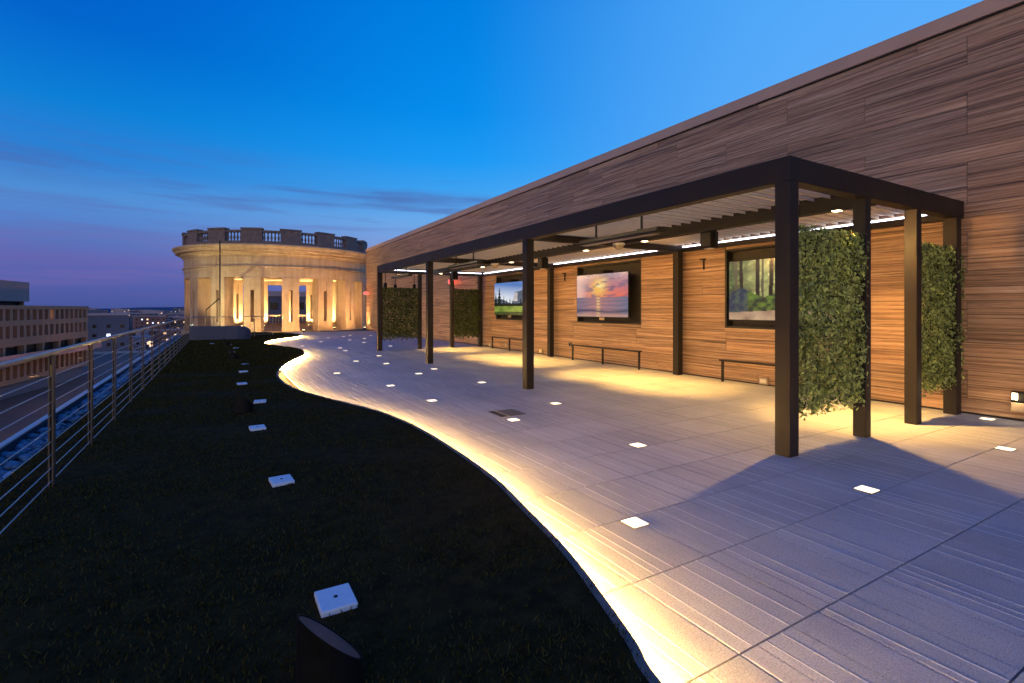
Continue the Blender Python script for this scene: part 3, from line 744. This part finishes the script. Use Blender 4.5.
# wall lamp low at the right
wl = thing('wall_lamp', 'small black lamp with a lit lens low on the timber wall at the right edge', 'wall lamp', (9.298, 2.30, .26))
MB().box(-.10, 0, -.16, .14, -.01, .13).build('housing', M['black'], wl, bevel=.006)
MB().box(-.115, -.101, .07, .125, .03, .115).build('lens', M['e_wall'], wl)
MB().box(-.10, 0, -.16, .14, -.13, -.012).build('lower_box', M['beige'], wl, bevel=.006)
l = bpy.data.lights.new('lamp', 'POINT'); l.energy = 2.0; l.color = (1, .72, .4); l.shadow_soft_size = .03; link('lamp', l, wl, (-.15, .10, .06))
# red lit signs on the wall
for k, (y, z) in enumerate(((20.95, 2.72), (36.0, 2.62))):
    s_ = thing('exit_sign', ['red glowing sign on the wall just past the far hedges', 'red glowing sign at the far end of the timber wall'][k], 'sign', (9.28, y, z), 0, 'red lit signs')
    MB().box(-.32, .0, -.03, .03, -.10, .10).build('case', M['louver'], s_, bevel=.004)
    MB().box(-.31, -.01, -.034, -.031, -.09, .09).build('face', M['e_red'], s_)
    l = bpy.data.lights.new('lamp', 'POINT'); l.energy = 3.0; l.color = (1, .08, .06); l.shadow_soft_size = .1; link('lamp', l, s_, (-.16, -.14, 0))

# ============================================================ PAVING LIGHTS
PL = [(2.52, 2.60), (4.64, 2.106), (7.266, 1.969), (9.02, 2.626), (3.981, 4.059), (3.447, 5.837), (4.617, 6.509), (3.024, 7.734), (4.644, 9.128), (2.915, 9.65), (4.023, 11.118), (4.668, 11.792),
      (2.407, 12.149), (3.997, 13.617), (3.432, 14.68), (4.46, 15.995), (3.962, 18.552), (4.07, 19.983), (6.031, 19.976), (2.967, 21.773), (5.644, 22.645), (4.09, 24.187), (5.517, 24.89),
      (6.448, 25.769), (4.966, 27.249), (5.926, 28.216), (7.476, 28.498), (6.46, 29.094)]
PLL = ['square white paving light nearest the bright lawn edge, in the foreground', 'square white paving light in the blue shadow in front of the near corner post', 'square white paving light at the right edge on the warm lit strip',
       'square white paving light beside the timber wall at the right edge', 'square white paving light left of the near corner post', 'square white paving light just in front of the grey floor hatch',
       'square white paving light between the floor hatch and the second pergola post', 'square white paving light on the lawn side of the second pergola post, nearest the lawn', 'square white paving light left of the second pergola post foot',
       'square white paving light opposite the lawn bulge, right of a darker paver', 'square white paving light near the third pergola post, left of the pair', 'square white paving light near the third pergola post, right of the pair',
       'square white paving light in the bay of the lawn edge, nearest the glow', 'square white paving light between the third and the far corner post', 'square white paving light in the middle of the curved bay',
       'square white paving light at the foot of the far corner post']
light0 = None
for k, (x, y) in enumerate(PL):
    if k < 16: lab = PLL[k]
    else: lab = '%s of the small paving lights beyond the pergola, counting away from the camera' % ordinal(k-16)
    if light0 is None:
        light0 = thing('paving_light', lab, 'paving light', (x, y, .004), 0, 'square lights set in the paving')
        MB().box(-.075, .075, -.075, .075, -.001, .003).build('frame', M['steel'], light0)
        MB().box(-.066, .066, -.066, .066, .0032, .006).build('lens', M['e_paver'], light0)
    else:
        o = copy_tree(light0); o.location = (x, y, .004); o['label'] = lab
# floor hatch
fh = thing('floor_hatch', 'grey square hatch plate with a brass seam set in the paving', 'hatch', (3.60, 6.28, .004))
MB().box(-.08, .20, -.20, .20, 0, .006).build('plate', M['hatch'], fh)
MB().box(-.20, -.115, -.20, .20, 0, .006).build('plate', M['joint'], fh)
MB().box(-.112, -.083, -.20, .20, 0, .010).build('seam', M['hatch2'], fh)

# ============================================================ LAWN ANCHOR PADS AND CUT CYLINDERS
pads = [(.500, 2.555, 0), (.461, 4.56, 4), (.418, 6.732, 3), (.568, 8.589, -6), (.408, 10.793, 2), (.516, 12.865, 5), (.618, 14.562, -8), (.426, 18.959, 3), (.596, 20.855, 6), (.411, 22.886, -4), (-.178, 24.115, 0)]
pad0 = None
for k, (x, y, rz) in enumerate(pads):
    lab = ['square white pad with a black centre hole beside the near cut cylinder', 'square white pad, second from the camera along the dark lawn', 'square white pad, third from the camera, before the second cylinder',
           'square white pad right beside the second cut cylinder', 'square white pad just beyond the second cut cylinder', 'square white pad in the middle of the close pair before the third cylinder', 'square white pad tight before the third cut cylinder',
           'square white pad just beyond the third cut cylinder', 'square white pad, third from the low grey wall', 'square white pad next to the farthest cut cylinder', 'square white pad nearest the low grey wall'][k]
    z = float(lawn_z(np.array(x), np.array(y)))+.028
    if pad0 is None:
        pad0 = thing('anchor_pad', lab, 'anchor pad', (x, y, z), R(rz), 'white pads in a line on the lawn')
        MB().box(-.084, .084, -.102, .102, -.045, -.002).build('pad', M['white'], pad0, bevel=.006)
        MB().tube((0, 0, -.0018), (0, 0, .001), .010, 10).build('hole', M['black'], pad0)
    else:
        o = copy_tree(pad0); o.location = (x, y, z); o.rotation_euler = (0, 0, R(rz)); o['label'] = lab
cyl0 = None
for k, (x, y, rz) in enumerate(((.37, 1.99, 0), (.33, 7.92, 0), (.42, 16.3, 0), (.33, 22.6, 0))):
    lab = ['dark tube with a slanted open top at the bottom of the photo', 'dark tube with a slanted top, second one along the lawn', 'dark tube with a slanted top, third one along the lawn', 'dark tube with a slanted top, farthest along the lawn'][k]
    if cyl0 is None:
        cyl0 = thing('garden_spotlight', lab, 'spotlight', (x, y, 0), R(rz), 'slant-topped tubes on the lawn')
        n = 32; r1 = .118; mb = MB()
        for i in range(n):
            a = 2*math.pi*i/n; xx, yy = math.cos(a)*r1, math.sin(a)*r1; mb.v += [(xx, yy, 0), (xx, yy, .262-xx*.95-yy*.16)]
        for i in range(n): j = (i+1) % n; mb.f.append((2*i, 2*j, 2*j+1, 2*i+1))
        i0 = len(mb.v)
        for i in range(n):
            a = 2*math.pi*i/n; xx, yy = math.cos(a)*(r1-.007), math.sin(a)*(r1-.007); mb.v += [(xx, yy, .262-xx*.95-yy*.16), (xx, yy, .242-xx*.95-yy*.16)]
        for i in range(n):
            j = (i+1) % n; mb.f.append((2*i+1, 2*j+1, i0+2*j, i0+2*i)); mb.f.append((i0+2*i, i0+2*j, i0+2*j+1, i0+2*i+1))
        mb.build('tube', M['black'], cyl0)
        ln = MB(); ln.v = [(math.cos(2*math.pi*i/n)*(r1-.008), math.sin(2*math.pi*i/n)*(r1-.008), .256-math.cos(2*math.pi*i/n)*(r1-.008)*.95-math.sin(2*math.pi*i/n)*(r1-.008)*.16) for i in range(n)]
        ln.f = [tuple(range(n))]; ln.build('lens', plain('unlit_lens', (.085, .075, .080), .5, 0, .1, 10), cyl0)
    else:
        o = copy_tree(cyl0); o.location = (x, y, 0); o['label'] = lab

# ============================================================ RAILINGS
rail = thing('cable_railing', 'steel cable railing with twin-plate posts along the left edge of the lawn', 'railing')
def rx(y): return -1.185+(y-4)*.0045
post_y = [1.32, 2.71, 4.1, 5.5, 6.93, 8.33, 9.75, 11.15, 12.6, 14.0, 15.4, 16.8, 18.2, 19.6, 21.0, 22.4, 23.8, 25.2, 26.6]
def rpost(o_parent, x, y, z=.0, h=1.10):
    p = MB().box(x-.014, x-.004, y-.036, y+.036, z, z+h); p.box(x+.010, x+.020, y-.036, y+.036, z, z+h)
    for zz in (.1, .55, 1.02): p.tube((x-.005, y, z+zz), (x+.011, y, z+zz), .008, 6)
    p.box(x-.03, x+.036, y-.05, y+.05, z, z+.012)
    return p.build('post', M['railpost'], o_parent)
for y in post_y: rpost(rail, rx(y), y, .025)
tr = MB(); ya, yb = 0.4, 27.2
tr.quadbox([(rx(ya)-.025, ya, 1.125), (rx(ya)+.03, ya, 1.125), (rx(yb)+.03, yb, 1.125), (rx(yb)-.025, yb, 1.125), (rx(ya)-.025, ya, 1.155), (rx(ya)+.03, ya, 1.155), (rx(yb)+.03, yb, 1.155), (rx(yb)-.025, yb, 1.155)])
tr.build('top_rail', M['steel'], rail, bevel=.005)
for k in range(9):
    z = .085+k*.108
    MB().tube((rx(ya)+.003, ya, z), (rx(yb)+.003, yb, z), .0044, 6).build('cable', M['wire'], rail)
cr = thing('end_railing', 'thin steel railing crossing behind the low wall in front of the round colonnade', 'railing')
A = Vector((-1.05, 28.0, 0)); B = Vector((2.6, 29.9, 0)); dv = (B-A)
for k in range(5):
    p = A+dv*(k/4)
    MB().tube((p.x, p.y, .0), (p.x, p.y, 1.10), .022, 8).build('post', M['steel'], cr)
MB().tube((A.x, A.y, 1.12), (B.x, B.y, 1.12), .022, 8).build('top_rail', M['steel'], cr)
for k in range(6): MB().tube((A.x, A.y, .16+k*.15), (B.x, B.y, .16+k*.15), .005, 5).build('cable', M['wire'], cr)

# low curved wall
lw = MB(); pts = []
for k in range(9): pts.append((-1.1+k*.24, 27.55-k*.085, .70))
for k in range(1, 7): a = k/6*math.pi/2; pts.append((.86+.50*math.sin(a), 26.87+.25*(1-math.cos(a))+.0, .70-.30*(1-math.cos(a))))
n = len(pts); th = .35
for x, y, z in pts: lw.v += [(x, y, 0.02), (x, y, z), (x+.06, y+th, z), (x+.06, y+th, 0.02)]
for k in range(n-1):
    for j in range(4): a = 4*k+j; b = 4*k+(j+1) % 4; lw.f.append((a, b, b+4, a+4))
lw.f.append((0, 1, 2, 3)); lw.f.append(tuple(4*(n-1)+j for j in (3, 2, 1, 0)))
tag(lw.build('low_wall', M['slate'], bevel=.01), 'low slate blue wall with a rounded end across the far end of the lawn', 'wall')

# ============================================================ ROTUNDA
RC = (4.33, 43.08); RR = 6.37
rot = thing('rotunda', 'round limestone colonnade with a dark balustrade on top, floodlit at the terrace end', 'building', (RC[0], RC[1], 0))
O = (0, 0)
face = math.atan2(-RC[1], -RC[0])     # direction towards the camera
N = 17; step = 2*math.pi/N
# image-right positive angles run anticlockwise seen from above
cents = [face+R(5.3)+step*k for k in range(N)]
MB().lathe([(0, .0), (RR+.15, .0), (RR+.15, -.30)], 96).build('floor', M['stone'], rot)
def dense(mb, prof, n=102): return mb.lathe(prof, n)
dense(MB(), [(RR-.95, 3.60), (RR-.01, 3.60), (RR-.01, 4.02), (RR+.03, 4.02), (RR+.03, 4.26), (RR+.12, 4.28), (RR+.12, 4.34), (RR+.02, 4.37)]).build('architrave', M['stone'], rot)
dense(MB(), [(RR+.02, 4.371), (RR+.02, 4.98)]).build('frieze', M['stone'], rot)
dense(MB(), [(RR+.02, 4.981), (RR+.09, 5.0), (RR+.11, 5.08), (RR+.24, 5.16), (RR+.26, 5.26), (RR+.54, 5.34), (RR+.56, 5.46), (RR+.64, 5.52), (RR+.72, 5.62), (RR+.72, 5.70), (RR+.30, 5.78), (0, 5.80)]).build('cornice', M['stone'], rot)
dense(MB(), [(0, 3.92), (RR-.95, 3.92), (RR-.95, 3.60)]).build('ceiling', M['stone'], rot)
# frieze joints (recessed grooves shown as thin dark strips between blocks)
for a in cents:
    mb = MB(); aw = R(.10); mb.sector(O, RR+.021, RR+.024, a-aw, a+aw, 4.38, 4.97, 1); mb.build('joint', M['darkstone'], rot)
for k, a in enumerate(cents):
    hw = R(4.8)
    mb = MB()
    mb.sector(O, RR-.90, RR-.02, a-hw, a-R(1.1), 0.01, 3.598, 3); mb.sector(O, RR-.90, RR-.02, a+R(1.1), a+hw, 0.01, 3.598, 3)
    mb.sector(O, RR-.86, RR-.06, a-R(1.1), a+R(1.1), 0.01, .65, 1); mb.sector(O, RR-.86, RR-.06, a-R(1.1), a+R(1.1), 2.75, 3.597, 1)
    mb.build('pier', M['stone'], rot)
    MB().sector(O, RR-.02, RR+.03, a-hw-R(.25), a+hw+R(.25), .01, .28, 4).build('pier_base', M['stone'], rot); MB().sector(O, RR-.021, RR+.02, a-hw-R(.2), a+hw+R(.2), 3.42, 3.597, 4).build('pier_capital', M['stone'], rot)
# balustrade round the top
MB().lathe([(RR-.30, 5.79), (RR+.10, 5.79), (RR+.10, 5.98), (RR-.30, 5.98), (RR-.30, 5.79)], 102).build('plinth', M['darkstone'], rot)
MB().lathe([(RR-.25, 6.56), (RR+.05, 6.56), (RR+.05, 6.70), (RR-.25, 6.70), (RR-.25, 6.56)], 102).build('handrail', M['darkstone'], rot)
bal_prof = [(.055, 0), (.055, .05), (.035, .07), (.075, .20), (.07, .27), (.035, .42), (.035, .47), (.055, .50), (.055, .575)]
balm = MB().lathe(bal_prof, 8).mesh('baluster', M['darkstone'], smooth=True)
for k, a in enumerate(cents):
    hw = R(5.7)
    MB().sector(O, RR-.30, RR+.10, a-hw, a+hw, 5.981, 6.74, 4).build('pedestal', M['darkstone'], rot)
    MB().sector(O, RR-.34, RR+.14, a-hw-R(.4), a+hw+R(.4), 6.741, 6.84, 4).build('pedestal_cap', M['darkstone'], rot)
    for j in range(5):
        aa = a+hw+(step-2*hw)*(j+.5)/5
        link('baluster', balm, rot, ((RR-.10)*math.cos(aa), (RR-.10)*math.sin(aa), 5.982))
# parapet balusters between the far piers
lowm = MB().lathe([(.05, 0), (.05, .05), (.03, .08), (.07, .25), (.03, .5), (.05, .58), (.05, .62)], 8).mesh('baluster', M['stone'], smooth=True)
for k, a in enumerate(cents):
    mid = a+step/2; d_ = (mid-face+math.pi) % (2*math.pi)-math.pi
    if abs(d_) < R(88): continue
    w_ = step/2-R(5.6)
    MB().sector(O, RR-.62, RR-.30, mid-w_, mid+w_, .011, .22, 2).build('parapet_base', M['stone'], rot)
    MB().sector(O, RR-.64, RR-.28, mid-w_, mid+w_, .84, .98, 2).build('parapet_rail', M['stone'], rot)
    for j in range(4):
        aa = mid-w_+2*w_*(j+.5)/4
        link('baluster', lowm, rot, ((RR-.46)*math.cos(aa), (RR-.46)*math.sin(aa), .221))
# uplights at the foot of the piers, inside the ring
for k, a in enumerate(cents):
    d_ = (a-face+math.pi) % (2*math.pi)-math.pi
    r_ = RR-1.45; x, y = RC[0]+r_*math.cos(a), RC[1]+r_*math.sin(a)
    side = 'near' if abs(d_) < math.pi/2 else 'far'
    u = thing('uplight', 'uplight behind the %s pier of the colonnade, %s half' % (ordinal(k), side), 'uplight', (x, y, .011), a, 'uplights inside the round colonnade')
    MB().tube((0, 0, 0), (0, 0, .09), .09, 12).build('can', M['black'], u)
    MB().tube((0, 0, .0905), (0, 0, .095), .075, 12).build('lens', M['e_up'], u)
    spot('lamp', u, (0, 0, .14), (.50, 0, 3.6), 950 if side == 'far' else 260, (1., .68, .32), 130, .8, .06)
# centre pendant-like glow: ceiling-mounted warm fixtures that light the vault
# floodlights on the ground in front
def flood(x, y, z, tgt, wt, c, ang, label, mlens):
    f_ = thing('floodlight', label, 'floodlight', (x, y, 0))
    MB().box(-.09, .09, -.06, .06, z-.10, z-.01).build('housing', M['black'], f_)
    MB().tube((0, 0, 0), (0, 0, z-.101), .02, 8).build('stake', M['black'], f_)
    MB().box(-.07, .07, -.04, .04, z-.009, z-.004).build('lens', mlens, f_)
    spot('lamp', f_, (0, 0, z+.04), (tgt[0]-x, tgt[1]-y, tgt[2]), wt, c, ang, .5, .05)
flood(-1.3, 35.2, .56, (2.6, 37.4, 3.6), 700, (.95, .85, .40), 120, 'floodlight with a pale greenish beam at the left of the colonnade', M['e_flood'])
flood(4.6, 33.2, .22, (4.3, 37.0, 4.6), 760, (1., .60, .25), 140, 'small warm floodlight standing before the middle of the colonnade', M['e_up'])
flood(9.0, 35.9, .22, (7.6, 38.6, 4.4), 700, (1., .56, .22), 140, 'small warm floodlight at the right of the colonnade', M['e_up'])
# tall pole with brace
pole = thing('braced_pole', 'tall thin dark pole with a slanting brace in front of the colonnade', 'pole', (.155, 35.85, 0))
MB().tube((0, 0, 0), (0, 0, 5.70), .035, 8).build('pole', M['black'], pole)
MB().tube((0, 0, 2.18), (-.742, .43, 1.44), .032, 8).build('brace', M['black'], pole)
MB().tube((-.742, .43, 1.44), (-.742, .43, .0), .02, 8).build('strut', M['black'], pole)

# ============================================================ OFFICE BUILDING ON THE LEFT
off_ = thing('office_building', 'tan office block with rows of vertical fins and a grey penthouse across the street', 'building', (-26.6, 154.7, 0), math.atan2(-36.2, -5.4))
# local +x runs towards the camera along the facade, local -y... facade faces the street
Lf = 92.
def ob(x0, x1, d0, d1, z0, z1, name, mat): return MB().box(x0, x1, -d1, -d0, z0, z1).build(name, mat, off_)   # depth d grows away from the street
ob(0, Lf, 1.2, 22, -14.4, 1.4, 'body', M['brick'])
ob(-.3, Lf, -.1, 22.2, 1.42, 2.15, 'parapet', M['brick'])
ob(-.3, Lf, 0, 1.19, -1.6, -.55, 'spandrel', M['brick'])
ob(-.3, Lf, 0, 1.19, -5.2, -3.7, 'spandrel', M['brick'])
ob(-.3, Lf, -2.6, 1.18, -7.7, -7.0, 'terrace_slab', M['concrete'])
ob(-.3, Lf, 0, 1.19, -11.9, -11.0, 'spandrel', M['brick'])
ob(0, Lf, .8, 1.18, -14.4, -11.91, 'ground_floor', M['slate'])
for z0, z1 in ((-.54, 1.41), (-3.69, -1.61)):
    o = ob(.2, Lf-.2, 1.05, 1.19, z0+.01, z1-.01, 'window_band', M['glass'])
o = ob(.2, Lf-.2, 1.05, 1.19, -6.99, -5.21, 'window_band', M['black'])
o = ob(.2, Lf-.2, 1.05, 1.19, -10.99, -7.71, 'window_band', M['glass'])
finm = {}
def fin(x, z0, z1, wd, d0=0.02, d1=1.04, mat='fin'):
    key = (round(z1-z0, 2), wd, mat)
    if key not in finm: finm[key] = MB().box(-wd/2, wd/2, -d1, -d0, 0, z1-z0).mesh('fin', M[mat])
    link('fin', finm[key], off_, (x, 0, z0))
for k in range(40):
    x = .5+k*2.32
    fin(x, -.545, 1.415, .9); fin(x, -3.695, -1.605, .9); fin(x, -10.995, -7.705, 1.0)
    if k % 3 == 0: fin(x, -6.995, -5.205, .7)
ob(17.3, 18.4, .9, 1.045, -.5, 1.35, 'lit_window', M['e_win'])
ob(-.3, Lf, -2.5, -2.42, -6.98, -6.35, 'terrace_rail', M['concrete'])
ob(17, Lf, 4, 22, 3.0, 6.9, 'penthouse', M['concrete'])
ob(18, Lf, 5, 21, 2.16, 2.99, 'penthouse_base', M['black'])
for k in range(8):
    MB().box(-.3, .3, -4.9, -4.3, 2.155, 2.995).build('pier', M['brick'], off_, loc=(18.5+k*9, 0, 0))
# street lamps lighting the tan facade and plaza
for k, (x, y) in enumerate(((-18., 84.), (-18.5, 112.), (-15., 140.), (-11, 168.), (-8.5, 196))):
    s_ = thing('street_lamp', 'street lamp far below in the street, %s from the camera' % ordinal(k), 'street lamp', (x, y, -14.5), 0, 'street lamps below the terrace')
    MB().tube((0, 0, 0), (0, 0, 7.5), .09, 8, .06).build('pole', M['black'], s_)
    MB().tube((0, 0, 7.4), (-1.6, 0, 7.7), .05, 6).build('arm', M['black'], s_)
    MB().box(-2.1, -1.5, -.14, .14, 7.60, 7.74).build('head', M['black'], s_)
    MB().box(-2.05, -1.55, -.12, .12, 7.585, 7.598).build('lens', M['e_win'], s_)
    l = bpy.data.lights.new('lamp', 'POINT'); l.energy = 1100 if k < 4 else 2000; l.color = (1, .50, .22); l.shadow_soft_size = .3; link('lamp', l, s_, (-1.8, 0, 7.3))

# ============================================================ CITY BEYOND
def city_block(x, y, wx, wy, h, mat, label, rz=0., lit=6, name='city_building', zb=-25.):
    b = thing(name, label, 'building', (x, y, zb), rz)
    mb = MB().box(-wx/2, wx/2, -wy/2, wy/2, 0, h); mb.box(-wx/2+wx*.2, -wx/2+wx*.5, -wy*.2, wy*.2, h, h+1.6); mb.build('wall', M[mat], b)
    MB().box(-wx/2-.2, wx/2+.2, -wy/2-.2, wy/2+.2, h-.6, h+.25).build('roof_edge', M['city_a'], b)
    fl = max(1, int(h/3.6)); wn = max(3, int(wx/4)); dk = MB(); lt = MB(); lw_ = MB()
    for f_ in range(fl):
        for j in range(wn):
            xx = -wx/2+wx*(j+.5)/wn; zz = 1.2+f_*3.6; t_ = dk if random.random() > lit/ (fl*wn) else (lt if random.random() < .7 else lw_)
            if zz+1.6 < h-.6: t_.box(xx-.6, xx+.6, -wy/2-.06, -wy/2-.001, zz, zz+1.2)
    if dk.v: tag(dk.build('window', M['glass'], b), kind='stuff')
    if lt.v: tag(lt.build('lit_window', M['e_win'], b), kind='stuff')
    if lw_.v: tag(lw_.build('lit_window', M['e_winw'], b), kind='stuff')
    return b
city_block(-40.5, 262, 17, 26, 24.6, 'city_b', 'dark slate office block just right of the tan finned building', R(8), 5)
city_block(33, 96, 52, 16, 29.2, 'city_b', 'dark building seen through the far openings of the colonnade', R(-8), 3)
specs = []
rr = random.Random(5); cnt = 0
azs = [rr.uniform(-12.5, -2) for _ in range(70)]+[rr.uniform(-2, 20) for _ in range(10)]+[rr.uniform(-60, -15) for _ in range(7)]+[rr.uniform(22, 50) for _ in range(5)]
bl = []
for i, az in enumerate(azs):
    d = 290+1800*rr.random()**1.3; bl.append((az, d))
bl.sort()
last = -1
for i, (az, d) in enumerate(bl):
    h = rr.uniform(8, 19)*(1+d/3600); wx = rr.uniform(12, 30)*(1+d/1600); mat = rr.choice(['city_a', 'city_b', 'city_c', 'city_b', 'city_a'])
    tone = {'city_a': 'pale', 'city_b': 'dark', 'city_c': 'brick red'}[mat]; far = 'distant' if d < 900 else 'very distant'
    lab = 'far city block with a few lit windows, low on the dark skyline'
    city_block(math.sin(R(az))*d, math.cos(R(az))*d, wx, wx*.6, h, mat, lab, R(-az+rr.uniform(-12, 12)), rr.randint(3, 10))['group'] = 'far city blocks on the skyline'
# tree masses and street lights of the city
def citytrees():
    V = []; n = 26000
    az = rng.uniform(-60, 50, n); d = 170+2600*rng.random(n)**1.6; cl = (np.sin(az*.9)+np.sin(d*.013+az*.3)+rng.random(n)*1.6) > .1
    az, d = az[cl], d[cl]; n = len(az)
    x = np.sin(np.radians(az))*d; y = np.cos(np.radians(az))*d; z = -25+rng.random(n)*9*(.5+.5*np.sin(az*3+d*.02)**2)
    keep = ~((x > -30) & (x < 14) & (y < 240)) & ~((x < -20) & (y < 170)); x, y, z, d = x[keep], y[keep], z[keep], d[keep]; n = len(x)
    s = 1.2+d*.003; V = np.zeros((n, 3, 3))
    for k in range(3): V[:, k] = np.stack([x, y, z], 1)+rng.normal(0, 1, (n, 3))*s[:, None]
    me = np_mesh('trees', V.reshape(-1, 3), np.arange(3*n).reshape(-1, 3), M['tree']); tag(link('tree_belt', me), 'dark mass of trees among the distant city blocks', 'trees', kind='stuff')
citytrees()
for nm, mt, n_, lab in (('city_lights', 'e_win', 1100, 'scattered warm street lights of the distant city'), ('city_lights', 'e_winw', 420, 'scattered white lights of the distant city')):
    mb = MB()
    for k in range(n_):
        az = R(random.uniform(-55, 45)); d = 260+3400*random.random()**1.3; s_ = .40+d*.0009
        x, y = math.sin(az)*d, math.cos(az)*d; z = -25+random.uniform(6, 12)
        if (x < -18 and y < 200): continue
        mb.box(x-s_, x+s_, y-s_, y+s_, z, z+s_*1.3)
    tag(mb.build(nm, M[mt]), lab, 'city lights', kind='stuff')
